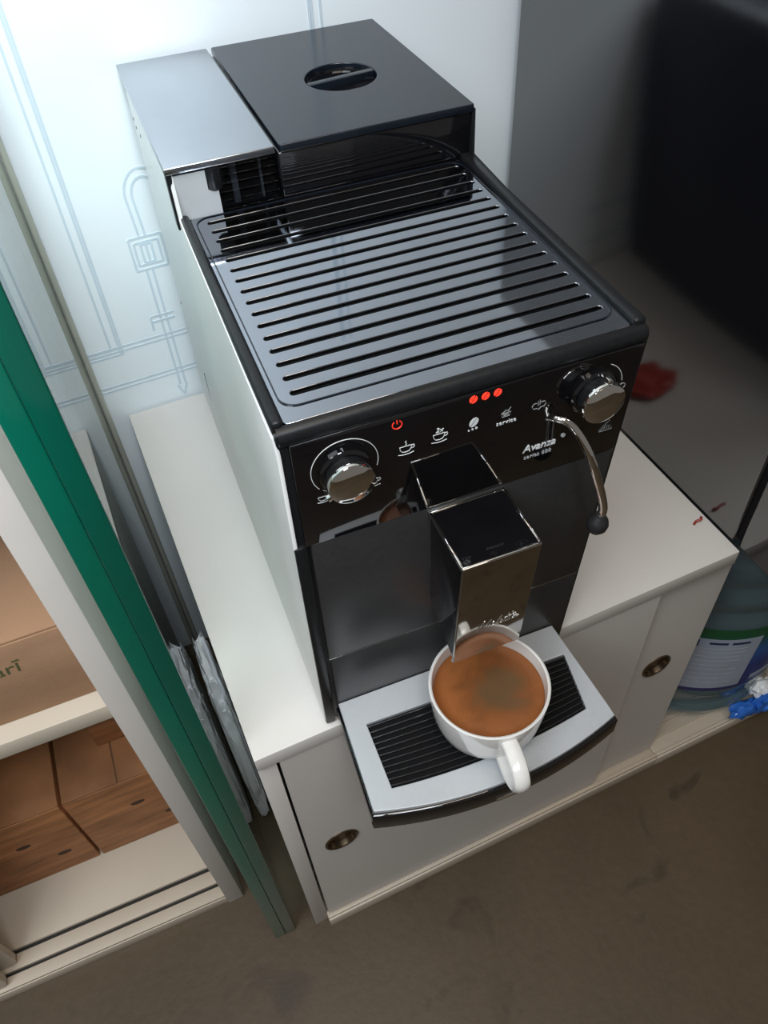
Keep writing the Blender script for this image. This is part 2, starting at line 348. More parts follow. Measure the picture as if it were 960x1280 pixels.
# ---------------------------------------------------------------- the setting
def struct(o, label=None, cat=None):
    o['kind'] = 'structure'
    if label: o['label'] = label
    if cat: o['category'] = cat
    return o
ZF = -Z0
fl = box('floor', (-1.6, -1.8, -0.05), (1.6, 0.46, 0.0), 'floor', None, 0)
struct(fl, 'brown stained concrete floor in front of the cabinets', 'floor')
WY = 0.443
wl = box('wall_back', (-1.6, 0, 0), (1.6, 0.06, 2.6), 'wall', None, 0)
wl.location = (0, WY, 0); struct(wl, 'bright white back wall with pale blue line ornament', 'wall')
def ornament():
    bm = bmesh.new(); t = 0.0011; cnt = [0]
    def seg(x0, z0, x1, z1, w=t):
        d = Vector((x1-x0, 0, z1-z0)); L = d.length; d.normalize(); n = Vector((-d.z, 0, d.x))*w
        a = Vector((x0, 0, z0+Z0)); b = Vector((x1, 0, z1+Z0))
        pts = [a-n, b-n, b+n, a+n]
        cnt[0] += 1; dp = -0.0003 - 0.00001*(cnt[0] % 37)
        f = [bm.verts.new((p.x, dp, p.z)) for p in pts]; g = [bm.verts.new((p.x, 0.0005, p.z)) for p in pts]
        bm.faces.new(f)
        for i in range(4): bm.faces.new((f[i], g[i], g[(i+1) % 4], f[(i+1) % 4]))
    def dbl(x0, z0, x1, z1, off):
        if abs(x1-x0) < abs(z1-z0): seg(x0, z0, x1, z1); seg(x0+off, z0, x1+off, z1)
        else: seg(x0, z0, x1, z1); seg(x0, z0+off, x1, z1+off)
    def frame(x0, x1, z0, z1):
        seg(x0, z0, x1, z0); seg(x1, z0, x1, z1); seg(x1, z1, x0, z1); seg(x0, z1, x0, z0)
    for sx in (1, -1):
        c = 0.075                                   # the pattern repeats mirrored about this vertical
        X = lambda x: c + sx*(x-c)
        def S(x0, z0, x1, z1): seg(X(x0), z0, X(x1), z1)
        S(-0.0475, 0.60, -0.0475, 0.0755); S(-0.0555, 0.60, -0.0555, 0.0830); S(-0.0450, 0.60, -0.0450, 0.0755)
        S(-0.100, 0.0755, -0.0450, 0.0755); S(-0.10, 0.0830, -0.0475, 0.0830)
        S(-0.16, 0.0845, 0.075, 0.0845); S(-0.16, 0.0795, 0.075, 0.0795)
        S(-0.16, 0.0395, 0.075, 0.0395); S(-0.16, 0.0345, 0.075, 0.0345)
        # strap with a buckle
        for dx in (0.0, 0.006): S(0.002+dx, 0.160, 0.002+dx, 0.018)
        frame(X(-0.007), X(0.024), 0.160, 0.193); frame(X(-0.003), X(0.020), 0.165, 0.188)
        frame(X(0.003), X(0.013), 0.167, 0.186); S(0.008, 0.167, 0.008, 0.186)
        S(-0.008, 0.108, 0.016, 0.108); S(-0.008, 0.102, 0.016, 0.102); S(-0.008, 0.108, -0.008, 0.092)
        S(-0.001, 0.018, 0.004, 0.004); S(0.009, 0.018, 0.004, 0.004)
        for r in (0.018, 0.012):
            pv = None
            for k in range(15):
                a = math.radians(180*k/14); q = (0.020 + r*math.cos(a), 0.232 + 1.35*r*math.sin(a))
                if pv: S(pv[0], pv[1], q[0], q[1])
                pv = q
            S(0.020-r, 0.232, 0.020-r+0.002, 0.193); S(0.020+r, 0.232, 0.020+r+0.002, 0.193)
    o = from_bm('line_ornament', bm, 'wall_line', wl, smooth=False)
    o['label'] = 'pale blue double line ornament of frames, straps and buckles'
ornament()

# ---------------------------------------------------------------- white base cabinet with sliding doors
def base_cabinet():
    x0, x1, yb = -0.062, 0.3965, 0.440
    off = (x0, 0.0, ZF)
    t = thing('sliding_door_cabinet', 'low white cabinet with sliding doors carrying the coffee machine', 'cabinet', off)
    B = lambda n, lo, hi, m='laminate', p=t, bv=0.0008: box(n, lo, hi, m, p, bv, 2, off)
    B('top_board', (x0, -0.003, -0.018), (x1, yb, 0.0))
    B('side_panel', (x0, 0.0, ZF), (x0+0.0155, yb, -0.018))
    B('side_panel', (x1-0.018, 0.016, ZF+0.024), (x1, yb, -0.018))
    B('back_panel', (x0+0.0155, yb-0.006, ZF+0.03), (x1-0.018, yb, -0.018))
    B('bottom_board', (x0+0.0155, 0.036, ZF+0.004), (x1, yb-0.006, ZF+0.024), 'edge_white')
    def rails(par, xa, xb, o_):
        Q = lambda n, lo, hi, m='laminate', p=par, bv=0.0008: box(n, lo, hi, m, p, bv, 2, o_)
        s = Q('sill', (xa, -0.009, ZF), (xb, 0.036, ZF+0.020), 'cream')
        Q('track', (xa, -0.007, ZF+0.020), (xb, -0.003, ZF+0.0245), 'cream', s, 0.0004)
        Q('track', (xa, 0.0135, ZF+0.020), (xb, 0.0155, ZF+0.0235), 'cream', s, 0.0003)
        Q('track', (xa, 0.0285, ZF+0.020), (xb, 0.036, ZF+0.024), 'cream', s, 0.0003)
    rails(t, x0+0.0155, x1+0.0120, off)
    # front door and rear door
    def pull(cx, cz, y, par):
        bm = lathe_bm([(0.0175, 0.0), (0.0175, 0.0012), (0.0160, 0.0020), (0.0146, 0.0012), (0.0138, -0.0040), (0.0, -0.0048)], 40)
        o = from_bm('finger_pull', bm, 'bronze', par)
        o.data.transform(Matrix.Translation((cx-off[0], y-off[1], cz-off[2])) @ Matrix.Rotation(math.pi/2, 4, 'X'))
        o['label'] = 'round recessed bronze finger pull'
    def door(xa, xb, ya, yb_, hx, hz):
        me = curve_mesh('door', [rrect(xa, xb, ZF+0.0255, -0.019, 0.0006, 2), arc(hx, hz, 0.0160, 0, 342, 19)], yb_-ya)
        me.transform(Matrix.Translation((-off[0], (ya+yb_)/2, -off[2])) @ Matrix.Rotation(math.pi/2, 4, 'X'))
        o = finish('door', me, 'laminate', t); pull(hx, hz, ya, o); return o
    door(x0+0.0180, 0.317, -0.0020, 0.0045, -0.0105, -0.2250)
    door(0.262, x1+0.0110, 0.0058, 0.0125, 0.3570, -0.1800)
    o2 = (x1+0.0125, 0.0, ZF)
    u = thing('open_stand', 'open white stand under the refrigerator holding the water bottle', 'stand', o2)
    rails(u, x1+0.0125, 1.0, o2)
    C_ = lambda n, lo, hi, m='laminate': box(n, lo, hi, m, u, 0.0008, 2, o2)
    C_('bottom_board', (x1+0.0125, 0.036, ZF+0.004), (1.0, yb-0.006, ZF+0.024), 'edge_white')
    C_('back_panel', (x1+0.0125, yb-0.006, ZF+0.024), (1.0, yb, -0.020))
    C_('shelf_board', (x1+0.022, 0.060, -0.020), (1.0, yb-0.006, -0.0005))
    C_('side_panel', (0.982, 0.02, ZF+0.024), (1.0, yb-0.006, -0.020))
base_cabinet()

# ---------------------------------------------------------------- black refrigerator
def fridge():
    x0 = 0.3972
    t = thing('refrigerator', 'tall black satin refrigerator beside the coffee machine', 'refrigerator', (x0, 0.0, 0.0))
    box('body', (0, 0.0085, 0.0), (0.56, 0.430, 0.60), 'fridge', t, 0.003, 3)
    box('door', (0, -0.062, 0.0), (0.56, 0.0030, 0.60), 'fridge', t, 0.004, 3)
    g = box('door_gasket', (0.003, 0.0028, 0.006), (0.555, 0.0090, 0.594), 'gasket', t, 0.0005)
fridge()

# ---------------------------------------------------------------- open shelf unit on the left
LR = -0.030; LC = (-0.1300, 0.066)
def shelf_unit():
    t = thing('shelf_unit', 'white shelf unit holding brown cartons left of the glass', 'shelf', (LC[0], LC[1], ZF), LR)
    H = Z0 + 0.315; D = 0.352
    box('side_panel', (-0.0185, 0, 0), (0, D, H), 'edge_white', t, 0.001)
    box('side_panel', (-0.600, 0, 0), (-0.582, D, H), 'edge_white', t, 0.001)
    box('back_panel', (-0.582, D-0.008, 0.02), (-0.0185, D, H), 'edge_white', t, 0)
    box('top_board', (-0.582, 0.0, H-0.018), (-0.0185, D-0.008, H), 'edge_white', t, 0.001)
    box('bottom_board', (-0.582, 0.042, 0), (-0.0185, D-0.008, 0.022), 'cream', t, 0.001)
    s = box('sill', (-0.582, 0.001, 0), (-0.0185, 0.042, 0.0175), 'cream', t, 0.0008)
    box('track', (-0.582, 0.002, 0.0175), (-0.0185, 0.0155, 0.022), 'cream', s, 0.0006)
    box('track', (-0.582, 0.0200, 0.0175), (-0.0185, 0.0365, 0.022), 'cream', s, 0.0006)
    box('track_groove', (-0.582, 0.0157, 0.0172), (-0.0185, 0.0198, 0.0182), 'dark_gap', s, 0)
    box('track_groove', (-0.582, 0.0367, 0.0172), (-0.0185, 0.0418, 0.0182), 'dark_gap', s, 0)
    box('shelf_board', (-0.582, 0.010, Z0+0.006), (-0.0185, D-0.008, Z0+0.025), 'cream', t, 0.0012)
    # sliding doors pushed to the far left; their rounded lower corners show
    for ya, xb in ((0.0100, -0.2640), (0.0290, -0.2520)):
        prof = [(u, v) for u, v in rrect(-0.578, xb, 0.0225, Z0+0.0, 0.012, 5)]
        me = curve_mesh('sliding_door', [prof], 0.008); me.transform(Matrix.Translation((0, ya, 0)) @ Matrix.Rotation(math.pi/2, 4, 'X'))
        finish('sliding_door', me, 'cream', t)
shelf_unit()
def in_unit(u, v, z):   # point of the rotated shelf unit
    c, s = math.cos(LR), math.sin(LR)
    return (LC[0]+c*u-s*v, LC[1]+s*u+c*v, z)
def carton(name, label, u0, v0, z, w, d, h, m, seam='depth', grp=None):
    t = thing(name, label, 'box', in_unit(u0, v0, z), LR, grp)
    box('body', (0, 0, 0), (w, d, h-0.0016), m, t, 0.0012)
    a, b = (w*0.5-0.0009, w*0.5+0.0009)
    box('top_flap', (0.0005, 0.001, h-0.0018), (a, d-0.001, h+0.0008), m, t, 0.0005)
    box('top_flap', (b, 0.001, h-0.0018), (w-0.0005, d-0.001, h+0.0008), m, t, 0.0005)
    box('tape_seam', (a-0.0003, 0.002, h-0.0022), (b+0.0003, d-0.002, h-0.0006), 'card_in', t, 0)
    return t, w, d, h
t, w, d, h = carton('cardboard_box', 'plain brown carton with green lettering on the middle shelf', -0.1900, 0.026, 0.0252, 0.168, 0.24, 0.090, 'card')
text('printed_text', 'ar\u012b', 0.018, 'print_green', t, FRONT(0.129, -0.0002, 0.057), 0.1, align='RIGHT')
bm = lathe_bm([(0.0045, 0), (0.0045, 0.0012), (0, 0.0012)], 20); nt_ = from_bm('finger_notch', bm, 'card_in', t); nt_.data.transform(Matrix.Translation((w*0.5, 0.003, h+0.0002)))
for lab, u0, wd in (('brown wood-grain carton on the bottom board nearest the glass', -0.1435, 0.1230), ('brown wood-grain carton on the bottom board at the left picture edge', -0.2760, 0.1290)):
    t, w, d, h = carton('wood_grain_box', lab, u0, 0.108, ZF+0.0222, wd, 0.20, 0.150, 'wood', grp='wood-grain cartons on the bottom board')
    for kx, kz in ((0.55, 0.62), (0.78, 0.30)):
        b2 = lathe_bm([(0.0055, 0), (0.0050, 0.0006), (0, 0.0008)], 16); k = from_bm('wood_knot', b2, 'knot', t)
        k.data.transform(Matrix.Translation((w*kx, 0, h*kz)) @ Matrix.Rotation(math.pi/2, 4, 'X') @ Matrix.Diagonal((1.5, 0.7, 1, 1)))
t, w, d, h = carton('wood_grain_box', 'small brown wood-grain carton lying on top of the bottom cartons', -0.095, 0.160, ZF+0.0222+0.152, 0.074, 0.13, 0.040, 'wood', grp='wood-grain cartons on the bottom board')

# ---------------------------------------------------------------- standing glass sheets
def glass_sheet(label, xa, xb, ya, m_edge, grp):
    yb_ = 0.4215; H = 0.915
    t = thing('glass_sheet', label, 'glass', ((xa+xb)/2, ya, ZF), 0.0, grp)
    hw = (xb-xa)/2
    box('pane', (-hw, 0.0030, 0.0), (hw, yb_-ya, H), 'glass', t, 0)
    o = box('ground_edge', (-hw, 0.0, 0.0), (hw, 0.0029, H), m_edge, t, 0.0010, 3); o['label'] = 'deep green polished front edge'
    r = box('rear_edge', (-hw, yb_-ya+0.0001, 0.0), (hw, yb_-ya+0.0025, H), 'strip', t, 0.0006); r['label'] = 'grey rear edge'
    return t
def edge_profile(t):
    o = from_bm('edge_profile', extrude_profile_bm(rrect(0.0062, 0.0122, 0.4200, 0.4330, 0.0024, 4), 2, 0.001, 0.90, 0.0), 'strip', t); o['label'] = 'grey edge profile along the rear edge'
edge_profile(glass_sheet('right one of two thick glass sheets with green edges beside the cabinet', -0.0975, -0.0855, 0.0050, 'glass_edge', 'upright glass sheets'))
glass_sheet('left one of two thick glass sheets with green edges, next to the shelf unit', -0.1096, -0.0976, 0.0052, 'glass_edge_b', 'upright glass sheets')

# ---------------------------------------------------------------- coffee machine
def machine():
    t = thing('coffee_machine', 'black automatic espresso machine with chrome spout and silver sides', 'coffee machine', (0, 0, 0), -0.0558)
    xl = lambda z: -0.0008 + 0.011*z
    xr = lambda z: 0.2020 + 0.0610*z
    H1, H2, YH, YB = 0.3087, 0.342, 0.2335, 0.4370
    # main housing
    def slab(name, a, b, y0, y1, z0, z1, m, par=t, bv=0.0008, seg=2):
        """block between width fractions a..b of the tapering front"""
        X = lambda f, z: xl(z) + f*(xr(z)-xl(z))
        pts = []
        for z in (z0, z1):
            pts += [(X(a, z), y0, z), (X(b, z), y0, z), (X(b, z), y1, z), (X(a, z), y1, z)]
        return hexa(name, pts, m, par, bv, seg)
    slab('housing', 0.012, 0.985, 0.006, YB-0.003, 0.004, 0.2985, 'black_satin', bv=0.003)
    for fx in (0.08, 0.92):
        for yy in (0.03, 0.40):
            bm = lathe_bm([(0.0, 0.0), (0.009, 0.0), (0.009, 0.004), (0, 0.004)], 20); f = from_bm('rubber_foot', bm, 'gasket', t)
            f.data.transform(Matrix.Translation((fx*0.2, yy, 0.0)))
    # side panels: low in front, raised beside the tank and hopper
    prof = [(0.0015, 0.0045), (YB, 0.0045), (YB, H2-0.0035), (YH-0.0005, H2-0.0035), (YH-0.0035, H1-0.001), (0.006, H1-0.011), (0.0015, H1-0.020)]
    for sx in (0, 1):
        bm = extrude_profile_bm(prof, 0, 0.0, 0.0026, 0.0007)
        for v in bm.verts:
            v.co.x = (xl(v.co.z) + v.co.x - 0.0004) if sx == 0 else (xr(v.co.z) - v.co.x + 0.0004)
        sp = from_bm('side_panel', bm, 'side_grey' if sx == 0 else 'black_satin', t); sp['label'] = 'silver grey side panel' if sx == 0 else 'black side panel'
        if sx == 0:
            box('panel_seam', (-0.0006, 0.352, 0.0145), (0.0016, 0.3535, 0.0900), 'dark_gap', sp, 0)
            for yy, zz in ((0.4260, 0.303), (0.4180, 0.2990), (0.3945, 0.3010), (0.4270, 0.125)):
                b2 = lathe_bm([(0.0014, 0), (0.0012, 0.0005), (0, 0.0006)], 12); sc = from_bm('screw_hole', b2, 'dark_gap', sp)
                sc.data.transform(Matrix.Translation((xl(zz)-0.0002, yy, zz)) @ Matrix.Rotation(-math.pi/2, 4, 'Y'))
    # rounded black rim around the cup tray
    fr = [(-0.0008, 0.2965), (-0.0013, 0.2980), (-0.0010, 0.3005), (0.0003, 0.3030), (0.0022, 0.3046), (0.0050, 0.3052), (0.0050, 0.2965)]
    bm = extrude_profile_bm(fr, 0, 0.0, 1.0, 0.0)
    for v in bm.verts: v.co.x = xl(0.3)+0.0004 + v.co.x*(xr(v.co.z)-xl(0.3)-0.0008)
    bmesh.ops.bevel(bm, geom=[e for e in bm.edges if abs(e.verts[0].co.x-e.verts[1].co.x) < 1e-3], offset=0.0015, segments=2, affect='EDGES')
    from_bm('front_rim', bm, 'black_satin', t)
    for a, b in ((0.0028, 0.0092), (0.2115, 0.2195)):
        box('side_rim', (a, 0.0040, 0.2985), (b, YH+0.001, H1), 'black_satin', t, 0.0022, 3)
    # cup tray: glossy plate with 16 slots
    outer = rrect(0.0094, 0.2113, 0.0052, YH-0.001, 0.003)
    slots = []
    for k in range(16):
        y = 0.0274 + k*0.01295; slots.append(rrect(0.0195, 0.2050, y-0.0019, y+0.0019, 0.00185, 5))
    tr = plate('cup_tray', [outer] + slots, H1-0.0060, H1-0.0036, 'tray_gloss', t, 0.0005); tr['label'] = 'glossy black slotted cup warming tray'
    # raised line around the slotted field
    ring_o = rrect(0.0118, 0.2092, 0.0165, YH-0.003, 0.010, 8); ring_i = rrect(0.0126, 0.2084, 0.0173, YH-0.0038, 0.0094, 8)
    plate('tray_border', [ring_o, ring_i], H1-0.0037, H1-0.0030, 'lid_satin', tr)
    box('tray_basin', (0.0100, 0.0135, 0.2970), (0.2105, YH-0.001, 0.2992), 'black_matte', tr, 0)
    # control panel and lower panels
    slab('front_frame', 0.004, 0.996, 0.0030, 0.0075, 0.0040, 0.2960, 'black_satin', bv=0.0012)
    cp = slab('control_panel', 0.030, 0.985, -0.0018, 0.0032, 0.2165, 0.2962, 'black_gloss', bv=0.0008); cp['label'] = 'glossy black control panel'
    slab('front_door', 0.046, 0.985, -0.0012, 0.0032, 0.0925, 0.2155, 'door_dark', bv=0.0005)
    slab('seam_highlight', 0.046, 0.985, -0.0010, 0.0032, 0.0917, 0.0922, 'engrave', bv=0)
    slab('base_panel', 0.052, 0.985, -0.0012, 0.0032, 0.0130, 0.0914, 'door_dark', bv=0.0005)
    slab('corner_trim', -0.001, 0.036, 0.0004, 0.0075, 0.0022, 0.2140, 'black_satin', bv=0.0012)
    slab('corner_trim', 0.968, 1.001, 0.0004, 0.0075, 0.0022, 0.2960, 'black_satin', bv=0.0012)
    # water tank
    wt = thing('water_tank', '', '', (0, 0, 0)); wt.parent = t; wt.location = (0, 0, 0)
    for k in ('label', 'category'): del wt[k]
    box('lid', (0.0000, YH-0.0020, H2-0.0048), (0.0748, YB, H2), 'tank_lid', wt, 0.0009, 3)
    box('front_pane', (0.0042, YH+0.0002, 0.2995), (0.0745, YH+0.0016, H2-0.005), 'smoke', wt, 0)
    box('tank_bright_patch', (0.0052, YH-0.0004, 0.3045), (0.0330, YH+0.0001, H2-0.0065), 'tank_grey', wt, 0)  # brightness on the tank front, painted as a pale grey plate
    box('inner_back', (0.0310, YH+0.024, 0.2995), (0.0745, YH+0.026, H2-0.0052), 'black_matte', wt, 0)
    for xa, xb in ((0.0455, 0.0500), (0.0660, 0.0678)):
        box('level_rib', (xa, YH+0.018, 0.3000), (xb, YH+0.0235, H2-0.0055), 'tank_grey', wt, 0.0006)
    bm = lathe_bm([(0.0, 0.0), (0.006, 0.001), (0.008, 0.004), (0.008, 0.018), (0.0, 0.018)], 20); fl_ = from_bm('float', bm, 'black_satin', wt)
    fl_.data.transform(Matrix.Translation((0.0310, YH+0.0060, 0.3185)))
    box('corner_post', (0.0006, YH-0.0012, 0.2990), (0.0046, YH+0.008, H2-0.0046), 'black_satin', wt, 0.0008)
    # bean hopper with a lid and a round grip
    hp = thing('bean_hopper', '', '', (0, 0, 0)); hp.parent = t; hp.location = (0, 0, 0)
    for k in ('label', 'category'): del hp[k]
    box('hopper_body', (0.0768, YH, 0.2990), (0.2195, YB-0.003, H2-0.0056), 'black_gloss', hp, 0.0012, 3)
    gx, gy, gr = 0.1540, 0.3260, 0.0275
    hole = arc(gx, gy, gr, 0, 352.5, 47)
    ld = plate('hopper_lid', [rrect(0.0782, 0.2215, YH-0.0015, YB, 0.0022, 4), hole], H2-0.0054, H2, 'lid_satin', hp, 0.0009)
    bm = lathe_bm([(gr+0.0006, -0.0015), (gr+0.0002, -0.004), (0.0215, -0.0135), (0.0, -0.0155)], 48)
    bo = from_bm('grip_bowl', bm, 'black_gloss', ld); bo.data.transform(Matrix.Translation((gx, gy, H2)))
    dr = Vector((0.0258, 0.0028, 0)); n_ = Vector((-0.0028, 0.0258, 0)).normalized()*0.0032
    c = Vector((gx, gy, 0))
    a, b = c-dr*1.05, c+dr*1.05
    hexa('grip_bar', [tuple(p)[:2]+(z,) for z in (H2-0.012, H2-0.0003) for p in (a-n_, b-n_, b+n_, a+n_)], 'lid_satin', ld, 0.0008)
    # knobs
    def knob(name, x, z, turn):
        k = thing(name, '', '', (0, 0, 0)); k.parent = t; k.location = (x, -0.0019, z); k.rotation_euler = (math.pi/2, 0, 0)
        for q in ('label', 'category'): del k[q]
        from_bm('collar', lathe_bm([(0, 0), (0.0148, 0), (0.0148, 0.0030), (0.0138, 0.0042), (0.0128, 0.0046), (0.0, 0.0046)], 48), 'black_gloss', k)
        gb = from_bm('grip', lathe_bm([(0.0118, 0.0040), (0.0126, 0.0060), (0.0130, 0.0120), (0.0122, 0.0132), (0, 0.0132)], 48), 'black_satin', k)
        from_bm('chrome_cap', lathe_bm([(0.0134, 0.0108), (0.0137, 0.0122), (0.0130, 0.0140), (0.0105, 0.0152), (0.006, 0.0160), (0, 0.0163)], 48), 'chrome', k)
        pt = from_bm('pointer', hexa_bm(box_pts((-0.0016, 0.0085, 0.0050), (0.0016, 0.0158, 0.0128)), 0.0006), 'chrome', k)
        pt.rotation_euler = (0, 0, math.radians(turn))
        return k
    knob('strength_knob', 0.0360, 0.2705, 118)
    knob('steam_knob', 0.1865, 0.2725, -8)
    P = cp
    icon('dial_scale', [arc(0, 0, 1, 215, -18, 48)], 0.00022, 'ink', P, 0.0365, 0.2715, 0.0190)
    cup = [[(-0.75, 0.35), (-0.68, -0.1), (-0.45, -0.42), (0.0, -0.5), (0.35, -0.42), (0.58, -0.1), (0.65, 0.35), (-0.75, 0.35)],
           [(0.62, 0.28), (0.95, 0.30), (1.0, 0.05), (0.80, -0.12), (0.57, -0.12)], [(-0.95, -0.72), (-0.3, -0.86), (0.3, -0.86), (0.9, -0.72)]]
    steam1 = [[(-0.05, 0.55), (0.10, 0.72), (-0.10, 0.90), (0.05, 1.1)]]
    icon('small_cup_icon', cup, 0.00017, 'ink', P, 0.0222, 0.2528, 0.0036)
    icon('large_cup_icon', cup, 0.00017, 'ink', P, 0.0515, 0.2540, 0.0046)
    icon('cup_icon', cup + steam1, 0.00020, 'ink', P, 0.0718, 0.2712, 0.0050)
    icon('double_cup_icon', cup, 0.00020, 'ink', P, 0.0915, 0.2728, 0.0050)
    text('double_text', '2x', 0.0045, 'ink', P, FRONT(0.0893, -0.0020, 0.2757), 0.2)
    # bean with three dots
    def blob(name, x, z, rx, rz, tilt, m, split=True):
        bm = bmesh.new(); tl = math.radians(tilt)
        for sgn in ((1, -1) if split else (0,)):
            lp = []
            for k in range(24):
                a = 2*math.pi*k/24; u, v = rx*math.cos(a), rz*math.sin(a)
                if sgn > 0: v = max(v, 0.16*rz)
                if sgn < 0: v = min(v, -0.16*rz)
                lp.append((x+u*math.cos(tl)-v*math.sin(tl), -0.0021, z+u*math.sin(tl)+v*math.cos(tl)))
            vs = [bm.verts.new(p) for p in lp]; bmesh.ops.remove_doubles(bm, verts=vs, dist=1e-7)
            f = bm.faces.new([v for v in bm.verts if v.is_valid and v in set(bm.verts) and not v.link_faces])
            r_ = bmesh.ops.extrude_face_region(bm, geom=[f])
            for e in r_['geom']:
                if isinstance(e, bmesh.types.BMVert): e.co.y += 0.0004
        return from_bm(name, bm, m, P)
    blob('bean_icon', 0.1122, 0.2752, 0.0034, 0.0024, 55, 'ink')
    for k in range(3): blob('bean_dot', 0.1093+0.0023*k, 0.2700+0.00025*k, 0.00055+0.0001*k, 0.00055+0.0001*k, 0, 'ink', False)
    icon('service_icon', [[(-0.6, -0.5), (0.6, -0.5), (0.8, 0.2), (-0.8, 0.2), (-0.6, -0.5)], [(-0.5, -0.1), (0.1, 0.05), (0.5, -0.15)], [(-0.4, -0.3), (0.2, -0.2), (0.5, -0.35)],
         [(-0.7, 0.2), (0.0, 0.75), (0.7, 0.2)], [(0.3, 0.5), (0.75, 1.1)]], 0.00017, 'ink_grey', P, 0.1318, 0.2745, 0.0037)
    text('service_text', 'service', 0.0040, 'ink', P, FRONT(0.1262, -0.0020, 0.2672), 0.0, space=1.1)
    icon('steam_icon', [[(-0.2, -0.6), (-0.75, -0.55), (-1.0, -0.1), (-0.75, 0.3), (-0.35, 0.3)], [(0.25, 0.3), (0.8, 0.35), (1.0, -0.1), (0.75, -0.5), (0.3, -0.5), (0.0, -0.85), (-0.25, -0.6)],
         [(-0.12, -0.2), (-0.12, 0.6)], [(0.12, -0.1), (0.12, 0.7)]], 0.00017, 'ink_grey', P, 0.1525, 0.2740, 0.0044)
    icon('hot_warning_icon', [[(-1, -0.7), (0.9, -0.7), (0.35, 1.0), (-1, -0.7)], [(-0.35, -0.45), (-0.2, 0.0)], [(0.0, -0.45), (0.1, 0.1)], [(0.35, -0.45), (0.4, 0.1)]], 0.00016, 'ink_grey', P, 0.2020, 0.2395, 0.0046)
    icon('steam_scale', [arc(0, 0, 1, 62, 5, 16)], 0.00020, 'ink', P, 0.1880, 0.2720, 0.0180)
    icon('scale_ring', [arc(0, 0, 1, 0, 360, 14)], 0.00018, 'ink', P, 0.1905, 0.2838, 0.0016)
    icon('scale_cloud', [arc(0, 0, 1, 0, 360, 14)], 0.00022, 'ink_grey', P, 0.2070, 0.2690, 0.0020)
    text('trade_mark', '\u00ae', 0.0040, 'ink', P, FRONT(0.1705, -0.0020, 0.2418))
    text('series_name', 'Avanza', 0.0080, 'ink', P, FRONT(0.1452, -0.0020, 0.2385), 0.22, space=0.95)
    text('series_number', 'series 600', 0.0040, 'ink_grey', P, FRONT(0.1466, -0.0020, 0.2328), 0.12, space=1.10)
    for k in range(3):
        o = blob('strength_light', 0.1113+0.0072*k, 0.2918, 0.0026, 0.0023, 60, 'led'); o['label'] = 'lit red bean light'
    icon('power_light', [arc(0, 0, 1, 125, 415, 22), [(0, 0.25), (0, 1.15)]], 0.00032, 'led_dim', P, 0.0672, 0.2900, 0.0027)
    # spout: chrome box on a black glossy carrier
    s = thing('coffee_spout', '', '', (0, 0, 0)); s.parent = t; s.location = (0, 0, 0)
    for q in ('label', 'category'): del s[q]
    x0, x1, yf, zt, zb = 0.0850, 0.1352, -0.0500, 0.2135, 0.1165
    hexa('spout_body', [(x0-0.0048, yf-0.0009, zb+0.0065), (x1-0.0097, yf-0.0009, zb+0.0065), (x1-0.0040, -0.0012, zb+0.0065), (x0+0.0012, -0.0012, zb+0.0065), (x0+0.0012, yf+0.002, zt-0.0014), (x1-0.0012, yf+0.002, zt-0.0014), (x1-0.0012, -0.0012, zt-0.0014), (x0+0.0012, -0.0012, zt-0.0014)], 'black_gloss', s, 0.0010)
    pts = [(x0-0.0060, yf-0.0034, zb+0.0060), (x1-0.0085, yf-0.0034, zb+0.0060), (x1-0.0085, yf-0.0008, zb+0.0060), (x0-0.0060, yf-0.0008, zb+0.0060),
           (x0, yf-0.0004, zt), (x1, yf-0.0004, zt), (x1, yf+0.0022, zt), (x0, yf+0.0022, zt)]
    fp = hexa('front_plate', pts, 'chrome_soft', s, 0.0008, 3); fp['label'] = 'mirror chrome front plate with engraved script'
    for xa, xb in ((x0-0.0002, x0+0.0014), (x1-0.0014, x1+0.0002)):
        box('chrome_rail', (xa, yf+0.0018, zt-0.0032), (xb, -0.0012, zt+0.0003), 'chrome', s, 0.0004)
    box('chrome_rail', (x0, -0.0034, zt-0.0020), (x1, -0.0013, zt+0.0003), 'chrome', s, 0.0004)
    box('chrome_rail', (x0, yf-0.0002, zt-0.0012), (x1, yf+0.0020, zt+0.0003), 'chrome', s, 0.0004)
    box('top_glass', (x0+0.0012, yf+0.0016, zt-0.0020), (x1-0.0012, -0.0030, zt-0.0003), 'black_gloss', s, 0)
    for dx in (0.016, 0.034):
        bm = lathe_bm([(0.0045, 0.0), (0.0045, 0.006), (0.0, 0.006)], 16); nz = from_bm('nozzle', bm, 'black_matte', s); nz.data.transform(Matrix.Translation((x0+dx-0.004, -0.030, zb+0.0015)))
    # engraved handwritten brand word
    def script():
        st = [[(0.0, -0.2), (0.25, 0.5), (0.55, 1.25), (0.55, 0.3), (0.62, 0.1), (0.95, 0.7), (1.25, 1.2), (1.15, 0.3), (1.25, 0.0), (1.45, 0.15)],
              [(1.45, 0.15), (1.75, 0.45), (1.70, 0.62), (1.52, 0.4), (1.55, 0.02), (1.85, 0.15)],
              [(1.85, 0.15), (2.20, 1.0), (2.25, 1.35), (2.08, 0.9), (1.98, 0.1), (2.2, 0.08)],
              [(2.2, 0.08), (2.50, 0.55), (2.42, 0.08), (2.65, 0.12)], [(2.60, 0.85), (2.63, 0.90)],
              [(2.65, 0.12), (3.05, 1.15), (2.85, 0.1), (3.05, 0.1)], [(3.05, 0.1), (3.45, 1.2), (3.22, 0.1), (3.45, 0.15)], [(2.70, 0.72), (3.80, 0.98)],
              [(3.95, 0.6), (3.65, 0.5), (3.58, 0.12), (3.8, 0.15), (4.0, 0.58), (3.95, 0.1), (4.3, 0.3)]]
        bm = bmesh.new(); k = 0.0068
